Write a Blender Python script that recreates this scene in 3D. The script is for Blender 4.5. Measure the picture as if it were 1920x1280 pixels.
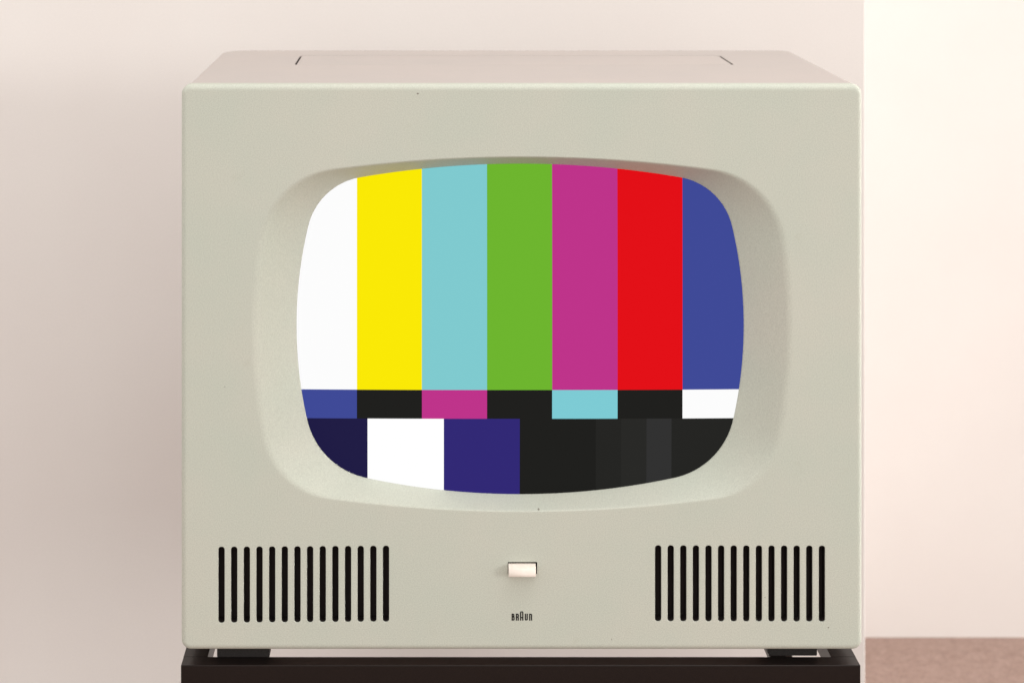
import bpy, bmesh, math, random
import numpy as np
from mathutils import Vector
from mathutils.geometry import delaunay_2d_cdt

R = math.radians
scene = bpy.context.scene
for o in list(bpy.data.objects):
    bpy.data.objects.remove(o)
COL = scene.collection

# ------------------------------------------------------------------ camera
# shifted lens (architectural view): the set is seen square on from slightly above and left
cam_d = bpy.data.cameras.new("camera")
cam = bpy.data.objects.new("camera", cam_d)
COL.objects.link(cam)
cam.location = (-0.0887, -1.87, 1.0649)
cam.rotation_euler = (R(90), 0, 0)
cam_d.sensor_width = 36
cam_d.lens = 36 * 3980 / 1920
cam_d.shift_x = 0.0885
cam_d.shift_y = -0.4656
cam_d.clip_end = 60
cam_d.dof.use_dof = True
cam_d.dof.focus_distance = 1.88
cam_d.dof.aperture_fstop = 7.5
scene.camera = cam

# ------------------------------------------------------------------ world, lamps, exposure
w = bpy.data.worlds.new("World")
scene.world = w
w.use_nodes = True
bg = w.node_tree.nodes["Background"]
bg.inputs[0].default_value = (1.0, 0.965, 0.932, 1)
bg.inputs[1].default_value = 1.21


def area(name, loc, target, size, size_y, power, col, spread=180):
    d = bpy.data.lights.new(name, 'AREA')
    d.shape = 'RECTANGLE'
    d.size, d.size_y = size, size_y
    d.energy = power
    d.color = col
    d.spread = R(spread)
    o = bpy.data.objects.new(name, d)
    COL.objects.link(o)
    o.location = loc
    o.rotation_euler = (Vector(target) - Vector(loc)).to_track_quat('-Z', 'Y').to_euler()
    return o


area("key_lamp", (4.5, -2.8, 1.20), (-0.02, 0.1, 0.40), 1.5, 1.5, 2.4, (1.0, 0.985, 0.96), 20)
area("ceiling_lamp", (0.60, -0.45, 2.85), (0.3, 0.1, 0), 1.2, 1.0, 18, (1.0, 0.965, 0.94))
area("window_light", (3.0, 0.66, 0.70), (0.6, 1.0, 0.36), 0.5, 1.4, 50, (1.0, 0.99, 0.985))

vs = scene.view_settings
vs.view_transform = 'Standard'
vs.look = 'None'
vs.gamma = 1
vs.exposure = 0
vs.use_curve_mapping = False
scene.render.engine = 'CYCLES'
scene.cycles.max_bounces = 8


# ------------------------------------------------------------------ material helpers
def lin(r, g, b):
    f = lambda c: (c / 255 / 12.92) if c / 255 <= 0.04045 else ((c / 255 + 0.055) / 1.055) ** 2.4
    return (f(r), f(g), f(b), 1)


class NT:
    def __init__(s, name):
        s.m = bpy.data.materials.new(name)
        s.m.use_nodes = True
        s.t = s.m.node_tree
        s.b = s.t.nodes["Principled BSDF"]
        s.tc = s.t.nodes.new("ShaderNodeTexCoord")

    def n(s, kind, **kw):
        x = s.t.nodes.new(kind)
        for k, v in kw.items():
            setattr(x, k, v)
        return x

    def link(s, a, b):
        s.t.links.new(a, b)

    def noise(s, scale, detail=2, rough=0.5, vec=None):
        x = s.n("ShaderNodeTexNoise")
        x.inputs["Scale"].default_value = scale
        x.inputs["Detail"].default_value = detail
        x.inputs["Roughness"].default_value = rough
        s.link(vec or s.tc.outputs["Object"], x.inputs["Vector"])
        return x.outputs["Fac"]

    def ramp(s, fac, p0, c0, p1, c1):
        x = s.n("ShaderNodeValToRGB")
        e = x.color_ramp.elements
        e[0].position, e[0].color = p0, c0
        e[1].position, e[1].color = p1, c1
        s.link(fac, x.inputs[0])
        return x.outputs[0]

    def mix(s, a, b, fac, mode='MIX'):
        x = s.n("ShaderNodeMix", data_type='RGBA', blend_type=mode)
        for v, i in ((fac, 0), (a, 6), (b, 7)):
            if isinstance(v, (float, int, tuple)):
                x.inputs[i].default_value = v
            else:
                s.link(v, x.inputs[i])
        return x.outputs[2]

    def math(s, op, a, b=0.0, c=0.0):
        x = s.n("ShaderNodeMath", operation=op)
        for i, v in enumerate((a, b, c)):
            if isinstance(v, (float, int)):
                x.inputs[i].default_value = v
            else:
                s.link(v, x.inputs[i])
        return x.outputs[0]

    def bump(s, h, strength, dist):
        x = s.n("ShaderNodeBump")
        x.inputs["Strength"].default_value = strength
        x.inputs["Distance"].default_value = dist
        s.link(h, x.inputs["Height"])
        s.link(x.outputs[0], s.b.inputs["Normal"])

    def set(s, rough=0.5, spec=0.5, col=None):
        s.b.inputs["Roughness"].default_value = rough
        s.b.inputs["Specular IOR Level"].default_value = spec
        if col is not None:
            if isinstance(col, tuple):
                s.b.inputs["Base Color"].default_value = col
            else:
                s.link(col, s.b.inputs["Base Color"])
        return s.m


def scaled(c, k):
    return (c[0] * k, c[1] * k, c[2] * k, 1)


def painted(name, col, alt, rough, spec, grain=0.06, chips=(), fine=1500, bump=0.05):
    """matt stove enamel: slow colour drift, fine speckle, a few chips"""
    t = NT(name)
    big = t.ramp(t.noise(9, 3, 0.6), 0.35, col, 0.65, alt)
    fn = t.noise(fine, 1, 0.5)
    sp = t.ramp(fn, 0.3, (1 - grain,) * 3 + (1,), 0.7, (1 + grain,) * 3 + (1,))
    c = t.mix(big, sp, 1.0, 'MULTIPLY')
    # faint handling smudges
    sm = t.ramp(t.noise(34, 4, 0.7), 0.64, (1, 1, 1, 1), 0.82, (0.93, 0.92, 0.90, 1))
    c = t.mix(c, sm, 1.0, 'MULTIPLY')
    if chips:
        sep = t.n("ShaderNodeSeparateXYZ")
        t.link(t.tc.outputs["Object"], sep.inputs[0])
        jag = t.math('MULTIPLY', t.math('SUBTRACT', t.noise(1100, 2), 0.5), 0.0016)
        for (x, z, rx, rz) in chips:
            dx = t.math('DIVIDE', t.math('SUBTRACT', t.math('ADD', sep.outputs[0], jag), x), rx)
            dz = t.math('DIVIDE', t.math('SUBTRACT', t.math('ADD', sep.outputs[2], jag), z), rz)
            d2 = t.math('ADD', t.math('MULTIPLY', dx, dx), t.math('MULTIPLY', dz, dz))
            f = t.math('LESS_THAN', d2, 1.0)
            c = t.mix(c, (0.20, 0.18, 0.15, 1), f)
    t.bump(fn, bump, 0.0004)
    return t.set(rough, spec, c)


# ------------------------------------------------------------------ mesh helpers
class MB:
    def __init__(s):
        s.v, s.f, s.sm = [], [], []

    def face(s, pts, smooth=False):
        i0 = len(s.v)
        s.v += [tuple(p) for p in pts]
        s.f.append(tuple(range(i0, i0 + len(pts))))
        s.sm.append(smooth)

    def loft(s, rings, smooth=True, closed=True):
        n = len(rings[0])
        i0 = len(s.v)
        for r in rings:
            s.v += [tuple(p) for p in r]
        for k in range(len(rings) - 1):
            for j in range(n if closed else n - 1):
                a = i0 + k * n + j
                b = i0 + k * n + (j + 1) % n
                s.f.append((a, b, b + n, a + n))
                s.sm.append(smooth)

    def box(s, x0, x1, y0, y1, z0, z1, bev=0.0):
        bm = bmesh.new()
        bmesh.ops.create_cube(bm, size=1)
        for v in bm.verts:
            v.co = ((x0 + x1) / 2 + v.co.x * (x1 - x0), (y0 + y1) / 2 + v.co.y * (y1 - y0), (z0 + z1) / 2 + v.co.z * (z1 - z0))
        if bev:
            bmesh.ops.bevel(bm, geom=list(bm.edges), offset=bev, segments=3, profile=0.5, affect='EDGES')
        bm.verts.index_update()
        i0 = len(s.v)
        s.v += [tuple(v.co) for v in bm.verts]
        for f in bm.faces:
            s.f.append(tuple(i0 + v.index for v in f.verts))
            s.sm.append(False)
        bm.free()

    def build(s, name, mat, parent=None, origin=(0, 0, 0), recalc=True):
        o3 = Vector(origin)
        me = bpy.data.meshes.new(name)
        me.from_pydata([tuple(Vector(p) - o3) for p in s.v], [], s.f)
        me.polygons.foreach_set("use_smooth", s.sm)
        bm = bmesh.new()
        bm.from_mesh(me)
        bmesh.ops.remove_doubles(bm, verts=bm.verts, dist=1e-6)
        if recalc:
            bmesh.ops.recalc_face_normals(bm, faces=bm.faces)
        bm.to_mesh(me)
        bm.free()
        me.materials.append(mat)
        return link(name, me, parent, origin)


WORLD = {}


def link(name, data, parent, origin):
    o = bpy.data.objects.new(name, data)
    COL.objects.link(o)
    WORLD[o.name] = Vector(origin)
    if parent:
        o.parent = parent
        o.location = Vector(origin) - WORLD[parent.name]
    else:
        o.location = origin
    return o


def tag(o, label, cat=None, group=None):
    o["label"] = label
    if cat:
        o["category"] = cat
    if group:
        o["group"] = group
    return o


def rrect(x0, x1, z0, z1, r, seg=8):
    pts = []
    for cx, cz, a0 in ((x1 - r, z1 - r, 0), (x0 + r, z1 - r, 90), (x0 + r, z0 + r, 180), (x1 - r, z0 + r, 270)):
        for k in range(seg + 1):
            a = R(a0 + 90 * k / seg)
            pts.append((cx + r * math.cos(a), cz + r * math.sin(a)))
    return pts


def rrect4(x0, x1, y0, y1, rs, seg=8):
    """rounded rectangle with one radius for each corner: ++, -+, --, +-"""
    pts = []
    for (sx, sy, a0), r in zip(((1, 1, 0), (0, 1, 90), (0, 0, 180), (1, 0, 270)), rs):
        cx = x1 - r if sx else x0 + r
        cy = y1 - r if sy else y0 + r
        for k in range(seg + 1):
            a = R(a0 + 90 * k / seg)
            pts.append((cx + r * math.cos(a), cy + r * math.sin(a)))
    return pts


def inside(p, poly):
    c = False
    x, y = p
    j = len(poly) - 1
    for i in range(len(poly)):
        xi, yi = poly[i]
        xj, yj = poly[j]
        if (yi > y) != (yj > y) and x < (xj - xi) * (y - yi) / (yj - yi) + xi:
            c = not c
        j = i
    return c


def cdt(outer, holes):
    """triangles of the planar region between an outer loop and its holes"""
    vs, es = [], []
    for lp in [outer] + holes:
        i0 = len(vs)
        vs += [Vector(p) for p in lp]
        es += [(i0 + k, i0 + (k + 1) % len(lp)) for k in range(len(lp))]
    ov, oe, of, _, _, _ = delaunay_2d_cdt(vs, es, [], 0, 1e-7)
    out = []
    for f in of:
        c = sum((ov[i] for i in f), Vector((0, 0))) / len(f)
        if inside(c, outer) and not any(inside(c, h) for h in holes):
            out.append([tuple(ov[i]) for i in f])
    return out


# ------------------------------------------------------------------ materials
PAINT = painted("grey_green_enamel", (0.498, 0.527, 0.456, 1), (0.525, 0.534, 0.464, 1), 0.62, 0.14, grain=0.085, fine=1000,
                chips=((-0.092, 0.4898, 0.0010, 0.0007), (0.0147, 0.1234, 0.0008, 0.0005), (0.2698, 0.0200, 0.0006, 0.0006),
                       (0.2139, 0.0468, 0.0004, 0.0005), (0.079, 0.0098, 0.0002, 0.0009), (-0.262, 0.232, 0.0006, 0.0004)))
CASE = painted("warm_grey_enamel", (0.435, 0.390, 0.365, 1), (0.455, 0.402, 0.374, 1), 0.45, 0.4, grain=0.05)
BLACKIN = NT("black_interior").set(0.8, 0.1, (0.040, 0.031, 0.030, 1))
INK = NT("black_ink").set(0.6, 0.2, (0.012, 0.010, 0.010, 1))
t = NT("cream_plastic")
CREAM = t.set(0.35, 0.4, t.ramp(t.noise(300, 2), 0.3, (0.80, 0.72, 0.64, 1), 0.7, (0.84, 0.77, 0.70, 1)))
t = NT("black_lacquer")
fn = t.noise(1300, 2)
t.bump(fn, 0.06, 0.0003)
LACQ = t.set(0.32, 0.22, t.ramp(fn, 0.3, (0.007, 0.004, 0.0035, 1), 0.75, (0.017, 0.011, 0.009, 1)))
t = NT("black_rubber")
RUB = t.set(0.55, 0.3, t.ramp(t.noise(700, 2), 0.3, (0.016, 0.013, 0.012, 1), 0.7, (0.030, 0.025, 0.023, 1)))
t = NT("emulsion_wall")
fn = t.noise(850, 2, 0.6)
c = t.mix(t.ramp(t.noise(5, 3, 0.6), 0.35, (0.782, 0.742, 0.712, 1), 0.65, (0.795, 0.760, 0.730, 1)),
          t.ramp(fn, 0.3, (0.945, 0.945, 0.945, 1), 0.7, (1.045, 1.045, 1.045, 1)), 1.0, 'MULTIPLY')
t.bump(fn, 0.05, 0.0006)
WALL = t.set(0.85, 0.2, c)
t = NT("carpet")
c = t.mix(t.ramp(t.noise(60, 5, 0.75), 0.25, (0.295, 0.205, 0.172, 1), 0.75, (0.385, 0.278, 0.238, 1)),
          t.ramp(t.noise(260, 3, 0.7), 0.3, (0.80, 0.80, 0.80, 1), 0.7, (1.15, 1.15, 1.15, 1)), 1.0, 'MULTIPLY')
t.bump(t.noise(320, 3, 0.7), 0.4, 0.002)
CARPET = t.set(0.95, 0.05, c)

# ------------------------------------------------------------------ the setting
def structure(o, label):
    o["kind"] = "structure"
    o["label"] = label
    return o


mb = MB()
mb.box(-1.6, 0.4276, 0.60, 1.055, -0.02, 2.6, 0.0012)
structure(mb.build("wall_back", WALL, None, (-0.6, 0.60, 0)), "pale plaster wall close behind the television")
mb = MB()
mb.box(-1.6, 3.2, 1.061, 1.16, -0.02, 2.6)
structure(mb.build("wall_far", WALL, None, (0.8, 1.061, 0)), "bright wall set back at the right")

# carpet: a fine uneven pile sheet beside the stand, plain further off
rng = np.random.default_rng(4)
mb = MB()
xs = np.concatenate([np.linspace(-2.2, 0.35, 18)[:-1], np.arange(0.35, 1.35, 0.009), np.linspace(1.36, 3.2, 14)])
ys = np.concatenate([np.linspace(-3.0, -0.1, 16)[:-1], np.arange(-0.1, 1.066, 0.009)])
nx, ny = len(xs), len(ys)
h = rng.uniform(-0.0035, 0.0, (ny, nx))
h[-4:] = -0.0015
co = [(float(xs[i]), float(ys[j]), float(h[j, i])) for j in range(ny) for i in range(nx)]
mb.v = co
mb.f = [(j * nx + i, j * nx + i + 1, (j + 1) * nx + i + 1, (j + 1) * nx + i) for j in range(ny - 1) for i in range(nx - 1)]
mb.sm = [True] * len(mb.f)
structure(mb.build("floor", CARPET, None, (0, 0, 0)), "dusty pink carpet floor")

# ------------------------------------------------------------------ stand
ZS = 0.36           # top of the stand
SX0, SX1 = -0.3006, 0.2982
stand = link("stand", None, None, (0, 0.18, 0))
tag(stand, "low black lacquered square tube stand under the television", "stand")
T = 0.0202
HB = 0.019


def part(name, mat, parent, box, bev=0.0):
    m = MB()
    m.box(*box, bev)
    return m.build(name, mat, parent, ((box[0] + box[1]) / 2, (box[2] + box[3]) / 2, box[4]))


part("front_rail", LACQ, stand, (SX0, SX1, 0.0, T, ZS - HB, ZS), 0.0007)
part("rear_rail", LACQ, stand, (SX0, SX1, 0.34, 0.36, ZS - HB, ZS), 0.0007)
part("side_rail", LACQ, stand, (SX0, SX0 + 0.0216, T, 0.34, ZS - HB, ZS), 0.0004)
part("side_rail", LACQ, stand, (SX1 - 0.0221, SX1, T, 0.34, ZS - HB, ZS), 0.0004)
for x0 in (SX0, SX1 - 0.021):
    for y0 in (0.0, 0.34):
        part("leg", LACQ, stand, (x0 + 0.0004, x0 + 0.0206, y0 + 0.0004, y0 + 0.0198, 0.0, ZS - HB), 0.001)
part("support_bar", LACQ, stand, (-0.2690, -0.2265, T, 0.34, ZS - 0.005, ZS))
part("support_bar", LACQ, stand, (0.2215, 0.2360, T, 0.34, ZS - 0.005, ZS))

# ------------------------------------------------------------------ television
tv = link("television", None, None, (0, 0.18, ZS))
tag(tv, "vintage grey green television showing a colour bar test card", "television")

PX0, PX1, PZ0, PZ1 = -0.3003, 0.2999, 0.3731, 0.8709
PO = (0, 0, PZ0)
N = 240
DEPTH = 0.0226
phis = [2 * math.pi * k / N for k in range(N)]


def bowed(phi, zt, Rt, zb, Rb, a, zc, Rs, ru, rl):
    """outline of four bowed sides with rounded corners, as a radius from (0, 0.651) at angle phi from up"""
    def sd(x, z):
        x = abs(x)
        up = z >= zc
        C, RR, rc = ((0, zt - Rt), Rt, ru) if up else ((0, zb + Rb), Rb, rl)
        S = (a - Rs, zc)
        # corner centre: where the two sides, moved in by the corner radius, meet
        dx, dz = S[0] - C[0], S[1] - C[1]
        L = math.hypot(dx, dz)
        r1, r2 = RR - rc, Rs - rc
        q = (r1 * r1 - r2 * r2 + L * L) / (2 * L)
        h = math.sqrt(max(r1 * r1 - q * q, 0))
        c = [(C[0] + dx * q / L - g * dz * h / L, C[1] + dz * q / L + g * dx * h / L) for g in (1, -1)]
        c = [k for k in c if (k[1] - zc > 0) == up] or c
        k = max(c)
        g = 1 if up else -1
        cr = lambda u, v: u[0] * v[1] - u[1] * v[0]
        v = (x - k[0], z - k[1])
        if g * cr((k[0] - C[0], k[1] - C[1]), v) <= 0 and g * cr((k[0] - S[0], k[1] - S[1]), v) >= 0:
            return math.hypot(*v) - rc
        return max(math.hypot(x - C[0], z - C[1]) - RR, math.hypot(x - S[0], z - S[1]) - Rs)
    lo, hi = 0.05, 0.4
    for _ in range(40):
        r = (lo + hi) / 2
        if sd(r * math.sin(phi), 0.651 + r * math.cos(phi)) < 0:
            lo = r
        else:
            hi = r
    return r


def screen_pt(phi, grow=0.0):
    r = bowed(phi, 0.79814, 0.84474, 0.50361, 0.6583, 0.19944, 0.65411, 0.37925, 0.05748, 0.0679) + grow
    return (-0.0006 + r * math.sin(phi), 0.651 + r * math.cos(phi))


def lip_pt(phi):
    r = bowed(phi, 0.80708, 1.23615, 0.49557, 1.2216, 0.23567, 0.65814, 0.51636, 0.0738, 0.06751)
    return (r * math.sin(phi), 0.651 + r * math.cos(phi))


lip = [lip_pt(p) for p in phis]
scr = [screen_pt(p) for p in phis]
E_ = 0.10


def recess_ring(s, d):
    return [(l[0] + (q[0] - l[0]) * s, d, l[1] + (q[1] - l[1]) * s) for l, q in zip(lip, scr)]


rings = [recess_ring(-E_ - 0.03, 0.0)]
for k in range(9):
    s = -E_ + 2 * E_ * k / 8
    rings.append(recess_ring(s, DEPTH * (s + E_) ** 2 / (4 * E_)))
for s in (0.3, 0.5, 0.75, 0.97, 1.0):
    rings.append(recess_ring(s, DEPTH * s))
rings.append([(p[0], DEPTH + 0.006, p[2]) for p in rings[-1]])

mb = MB()
mb.loft(rings)
# rounded rim
RB, RC = 0.0048, 0.0085
rim = []
for k in range(-1, 8):
    if k < 0:
        ins, d = RB + 0.001, 0.0
    else:
        a = math.pi / 2 * k / 7
        ins, d = RB * (1 - math.sin(a)), RB * (1 - math.cos(a))
    rr = max(RC - ins, 0.003)
    rim.append([(x, d, z) for x, z in rrect(PX0 + ins, PX1 - ins, PZ0 + ins, PZ1 - ins, rr)])
rim.append([(x, 0.0145, z) for x, z in rrect(PX0, PX1, PZ0, PZ1, RC)])
rim.append([(x, 0.0155, z) for x, z in rrect(PX0 + 0.001, PX1 - 0.001, PZ0 + 0.001, PZ1 - 0.001, RC - 0.001)])
mb.loft(rim)
mb.loft([rim[-1], [(x, 0.0155, z) for x, z in rrect(PX0 + 0.008, PX1 - 0.008, PZ0 + 0.008, PZ1 - 0.008, RC - 0.008)]], smooth=False)

# speaker slots
SLW, SLH = 0.0061, 0.0676
slots = []
for x0, x1, zc0, zc1 in ((-0.2648, -0.1199, 0.43065, 0.4316), (0.1199, 0.2642, 0.43195, 0.4316)):
    for k in range(14):
        f = k / 13
        slots.append((x0 + (x1 - x0) * f, zc0 + (zc1 - zc0) * f))
slot_loop = rrect(-SLW / 2, SLW / 2, -SLH / 2, SLH / 2, SLW / 2 - 0.0002, 5)
slot_in = rrect(-SLW / 2 + 0.0003, SLW / 2 - 0.0003, -SLH / 2 + 0.0003, SLH / 2 - 0.0003, SLW / 2 - 0.0006, 5)
holes = []
for sx, sz in slots:
    holes.append([(sx + x, sz + z) for x, z in slot_loop])
    mb.loft([[(sx + x, d, sz + z) for x, z in lp] for lp, d in ((slot_loop, 0.0), (slot_in, 0.0004), (slot_in, 0.0014))], smooth=False)
BH = rrect(-0.0126, 0.0133, 0.4402, 0.4509, 0.0006, 3)
holes.append(BH)
mb.loft([[(x, d, z) for x, z in BH] for d in (0.0, 0.0015)], smooth=False)
outer2 = [(p[0], p[2]) for p in rim[0]]
lip2 = [(p[0], p[2]) for p in rings[0]]
for tri in cdt(outer2, holes + [lip2]):
    mb.face([(x, 0.0, z) for x, z in tri])
panel = mb.build("front_panel", PAINT, tv, PO)

# slot liners: a black cup behind each opening, one mesh shared by all
mb = MB()
mb.loft([[(x, d, z) for x, z in slot_in] for d in (0.0014, 0.014)], smooth=False)
mb.face([(x, 0.014, z) for x, z in slot_in])
proto = mb.build("speaker_slot", BLACKIN, panel, (0, 0, 0))
for k, (sx, sz) in enumerate(slots):
    o = proto if k == 0 else proto.copy()
    if k:
        COL.objects.link(o)
    o.location = (sx, 0, sz - PZ0)

# push button and its well
mb = MB()
mb.loft([[(x, d, z) for x, z in BH] for d in (0.0015, 0.016)], smooth=False)
mb.face([(x, 0.016, z) for x, z in BH])
mb.build("button_well", BLACKIN, panel, (0, 0.0015, 0.4402))
prof = [(0.012, 0.4406), (-0.0076, 0.4403), (-0.0080, 0.4404), (-0.0083, 0.4407), (-0.0083, 0.4425), (-0.0078, 0.4466),
        (-0.0072, 0.4471), (-0.0050, 0.4478), (-0.0020, 0.4488), (0.0, 0.4493), (0.012, 0.4495)]
mb = MB()
bx0, bx1 = -0.0121, 0.0119
mb.loft([[(x, y if y > 0 else y * k, z if 0 < i < 10 else z) for i, (y, z) in enumerate(prof)] for x, k in
         ((bx0, 0.93), (bx0 + 0.0006, 1.0), (bx1 - 0.0006, 1.0), (bx1, 0.93))])
mb.face([(bx0, y if y > 0 else y * 0.93, z) for y, z in prof])
mb.face([(bx1, y if y > 0 else y * 0.93, z) for y, z in prof])
b = mb.build("push_button", CREAM, panel, (0, 0, 0.4404))
b["label"] = "cream plastic push button"

# maker's lettering: each letter a thin raised print
def ribbon(mb, pts, wd, y0, y1):
    n = len(pts)
    L, Rr = [], []
    for i in range(n):
        p = Vector(pts[i])
        d0 = (p - Vector(pts[i - 1])).normalized() if i > 0 else None
        d1 = (Vector(pts[i + 1]) - p).normalized() if i < n - 1 else None
        if d0 is None: d0 = d1
        if d1 is None: d1 = d0
        tdir = (d0 + d1).normalized()
        nn = Vector((-tdir.y, tdir.x))
        k = wd / 2 / max(nn.dot(Vector((-d1.y, d1.x))), 0.5)
        L.append(p + nn * k)
        Rr.append(p - nn * k)
    for i in range(n - 1):
        for y in (y0, y1):
            mb.face([(L[i].x, y, L[i].y), (L[i + 1].x, y, L[i + 1].y), (Rr[i + 1].x, y, Rr[i + 1].y), (Rr[i].x, y, Rr[i].y)])
        for S in (L, Rr):
            mb.face([(S[i].x, y0, S[i].y), (S[i + 1].x, y0, S[i + 1].y), (S[i + 1].x, y1, S[i + 1].y), (S[i].x, y1, S[i].y)])


def rounded(pts, rad, seg=4):
    """polyline whose inner corners are rounded by their radius"""
    out = [pts[0]]
    for i in range(1, len(pts) - 1):
        p, a, c, r = Vector(pts[i]), Vector(pts[i - 1]), Vector(pts[i + 1]), rad[i - 1]
        if r <= 0:
            out.append(tuple(p))
            continue
        p0 = p + (a - p).normalized() * r
        p1 = p + (c - p).normalized() * r
        for k in range(seg + 1):
            u = k / seg
            q = p0 * (1 - u) ** 2 + p * 2 * u * (1 - u) + p1 * u * u
            out.append(tuple(q))
    out.append(pts[-1])
    return out


SW = 0.00108
hh = SW / 2
zb, zt, za = 0.3994, 0.4055, 0.4077
lw = 0.0027 - SW          # centre-line width of a letter
zm = zb + 0.55 * (zt - zb)
letters = {
    'B': [rounded([(0, zb + hh), (lw, zb + hh), (lw, zm), (0, zm)], (0.0008, 0.0006)),
          rounded([(0, zm), (lw - 0.0002, zm), (lw - 0.0002, zt - hh), (0, zt - hh)], (0.0006, 0.0008)),
          [(0, zb), (0, zt)]],
    'R': [[(0, zb), (0, zt)],
          rounded([(0, zt - hh), (lw, zt - hh), (lw, zm - 0.0003), (0, zm - 0.0003)], (0.0008, 0.0007)),
          rounded([(lw * 0.4, zm - 0.0003), (lw, zm - 0.0006), (lw, zb)], (0.0006,))],
    'A': [rounded([(0, zb), (0, za - hh), (lw + 0.0003, za - hh), (lw + 0.0003, zb)], (0.0010, 0.0010)),
          [(0, zb + 0.0026), (lw + 0.0003, zb + 0.0026)]],
    'U': [rounded([(0, zt), (0, zb + hh), (lw, zb + hh), (lw, zt)], (0.0009, 0.0009))],
    'N': [rounded([(0, zb), (0, zt - hh), (lw, zt - hh), (lw, zb)], (0.0, 0.0010))],
}
for ch, x0 in zip("BRAUN", (-0.0092, -0.0055, -0.0018, 0.0024, 0.0062)):
    mb = MB()
    for st in letters[ch]:
        ribbon(mb, [(x0 + hh + px, pz) for px, pz in st], SW, -0.00012, 0.0003)
    lo = mb.build("letter", INK, panel, (x0, 0, zb), recalc=False)
    lo["label"] = "printed black letter " + ch

# ------------------------------------------------------------------ screen with the test card
def test_card():
    t = NT("test_card_screen")
    sep = t.n("ShaderNodeSeparateXYZ")
    t.link(t.tc.outputs["Object"], sep.inputs[0])
    x, z = sep.outputs[0], sep.outputs[2]

    def row(cols, cuts):
        cur = lin(*cols[0])
        for c, k in zip(cols[1:], cuts):
            cur = t.mix(cur, lin(*c), t.math('GREATER_THAN', x, k))
        return cur

    cuts = (-0.1462, -0.0882, -0.0302, 0.0278, 0.0861, 0.1441)
    top = row(((252, 252, 252), (250, 233, 0), (127, 202, 207), (109, 181, 45), (190, 50, 138), (227, 11, 20), (62, 73, 151)), cuts)
    mid = row(((62, 73, 151), (29, 29, 27), (190, 50, 138), (29, 29, 27), (125, 203, 212), (29, 29, 27), (252, 252, 252)), cuts)
    low = row(((30, 26, 68), (255, 255, 255), (48, 39, 117), (29, 29, 27), (35, 35, 33), (39, 39, 37), (48, 48, 48), (35, 35, 33)),
              (-0.1367, -0.0687, -0.0010, 0.0668, 0.0894, 0.1120, 0.1343))
    c = t.mix(low, mid, t.math('GREATER_THAN', z, 0.5713 - ZS))
    c = t.mix(c, top, t.math('GREATER_THAN', z, 0.5970 - ZS))
    t.link(c, t.b.inputs["Emission Color"])
    t.b.inputs["Emission Strength"].default_value = 1.0
    return t.set(0.5, 0.0, (0.002, 0.002, 0.002, 1))


mb = MB()
edge = [screen_pt(p, 0.004) for p in phis]
cx, cz = -0.0006, 0.651
srings = []
for k in range(11):
    u = k / 10
    srings.append([(cx + (e[0] - cx) * u, 0.0238 - 0.0034 * (1 - u * u), cz + (e[1] - cz) * u) for e in edge])
mb.loft(srings[1:])
mb.face(srings[1], True)
mb.loft([srings[-1], [(p[0], 0.0300, p[2]) for p in srings[-1]]], smooth=False)
s = mb.build("screen", test_card(), tv, (0, 0.0238, ZS))
s["label"] = "convex picture tube face showing colour bars"

# ------------------------------------------------------------------ cabinet behind the panel
CX0, CX1, CY0, CY1 = -0.2960, 0.2975, 0.0156, 0.361
CZ0, CZ1 = 0.3752, 0.8696
FLX0, FLX1, FLY0, FLY1 = -0.2125, 0.2163, 0.197, 0.297
mb = MB()
crs = []
BR = 0.0035
for k in range(-1, 6):
    if k < 0:
        ins, dz = BR + 0.001, 0.0
    else:
        a = math.pi / 2 * k / 5
        ins, dz = BR * (1 - math.sin(a)), BR * (1 - math.cos(a))
    crs.append([(x, y, CZ1 - dz) for x, y in rrect4(CX0 + ins, CX1 - ins, CY0, CY1 - ins,
                                                   (0.016 - ins, 0.030 - ins, 0.001, 0.001))])
mb.loft(crs)
base = [(p[0], p[1], CZ0) for p in crs[-1]]
nq = len(mb.f)
mb.loft([crs[-1], base])
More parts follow.
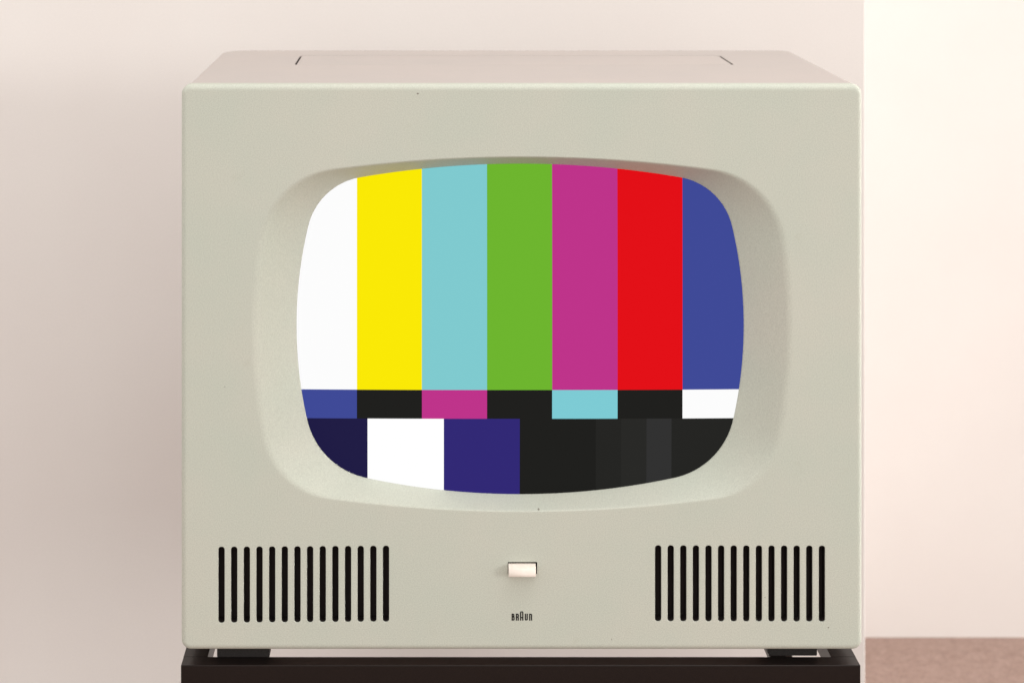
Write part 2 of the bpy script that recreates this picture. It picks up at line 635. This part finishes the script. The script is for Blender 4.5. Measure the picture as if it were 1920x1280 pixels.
# the front stays open behind the panel
keep = [i for i, f in enumerate(mb.f) if i < nq or not all(mb.v[k][1] < CY0 + 0.0012 for k in f)]
mb.f = [mb.f[i] for i in keep]
mb.sm = [mb.sm[i] for i in keep]
mb.face(base)
flap_hole = rrect(FLX0, FLX1, FLY0, FLY1, 0.007, 5)
mb.loft([[(x, y, CZ1 - d) for x, y in flap_hole] for d in (0.0, 0.0012)], smooth=False)
for tri in cdt([(p[0], p[1]) for p in crs[0]], [flap_hole]):
    mb.face([(x, y, CZ1) for x, y in tri])
cab = mb.build("cabinet", CASE, tv, (0, 0.18, CZ0))
mb = MB()
mb.loft([[(x, y, CZ1 - d) for x, y in flap_hole] for d in (0.0012, 0.02)], smooth=False)
mb.face([(x, y, CZ1 - 0.02) for x, y in flap_hole])
mb.build("flap_well", BLACKIN, cab, (0, 0.25, CZ1 - 0.02))
mb = MB()
gx, gy = 0.0019, 0.0012
fl = lambda i: rrect(FLX0 + gx + i, FLX1 - gx - i, FLY0 + gy + i, FLY1 - gy - i, 0.006 - i, 5)
mb.loft([[(x, y, CZ1 - d) for x, y in fl(i)] for i, d in ((0, 0.014), (0, 0.0006), (0.0002, 0.0002), (0.0006, 0.0))], smooth=False)
mb.face([(x, y, CZ1) for x, y in fl(0.0006)])
mb.face([(x, y, CZ1 - 0.014) for x, y in fl(0)])
f = mb.build("control_flap", CASE, cab, (0, 0.25, CZ1 - 0.014))

# feet
def foot(x0, x1, y0, y1, bl, br):
    m = MB()
    pr = [(x0 + bl, ZS), (x1 - br, ZS), (x1, ZS + br), (x1, CZ0), (x0, CZ0), (x0, ZS + bl)]
    m.loft([[(x, y, z) for x, z in pr] for y in (y0, y1)], smooth=False)
    for y in (y0, y1):
        m.face([(x, y, z) for x, z in pr])
    return m.build("foot", RUB, tv, ((x0 + x1) / 2, (y0 + y1) / 2, ZS))


foot(-0.2706, -0.2238, 0.0196, 0.065, 0.0003, 0.0003)
foot(0.2200, 0.2641, 0.0228, 0.065, 0.0025, 0.0006)
foot(-0.2706, -0.2238, 0.290, 0.335, 0.001, 0.001)
foot(0.2200, 0.2641, 0.290, 0.335, 0.001, 0.001)
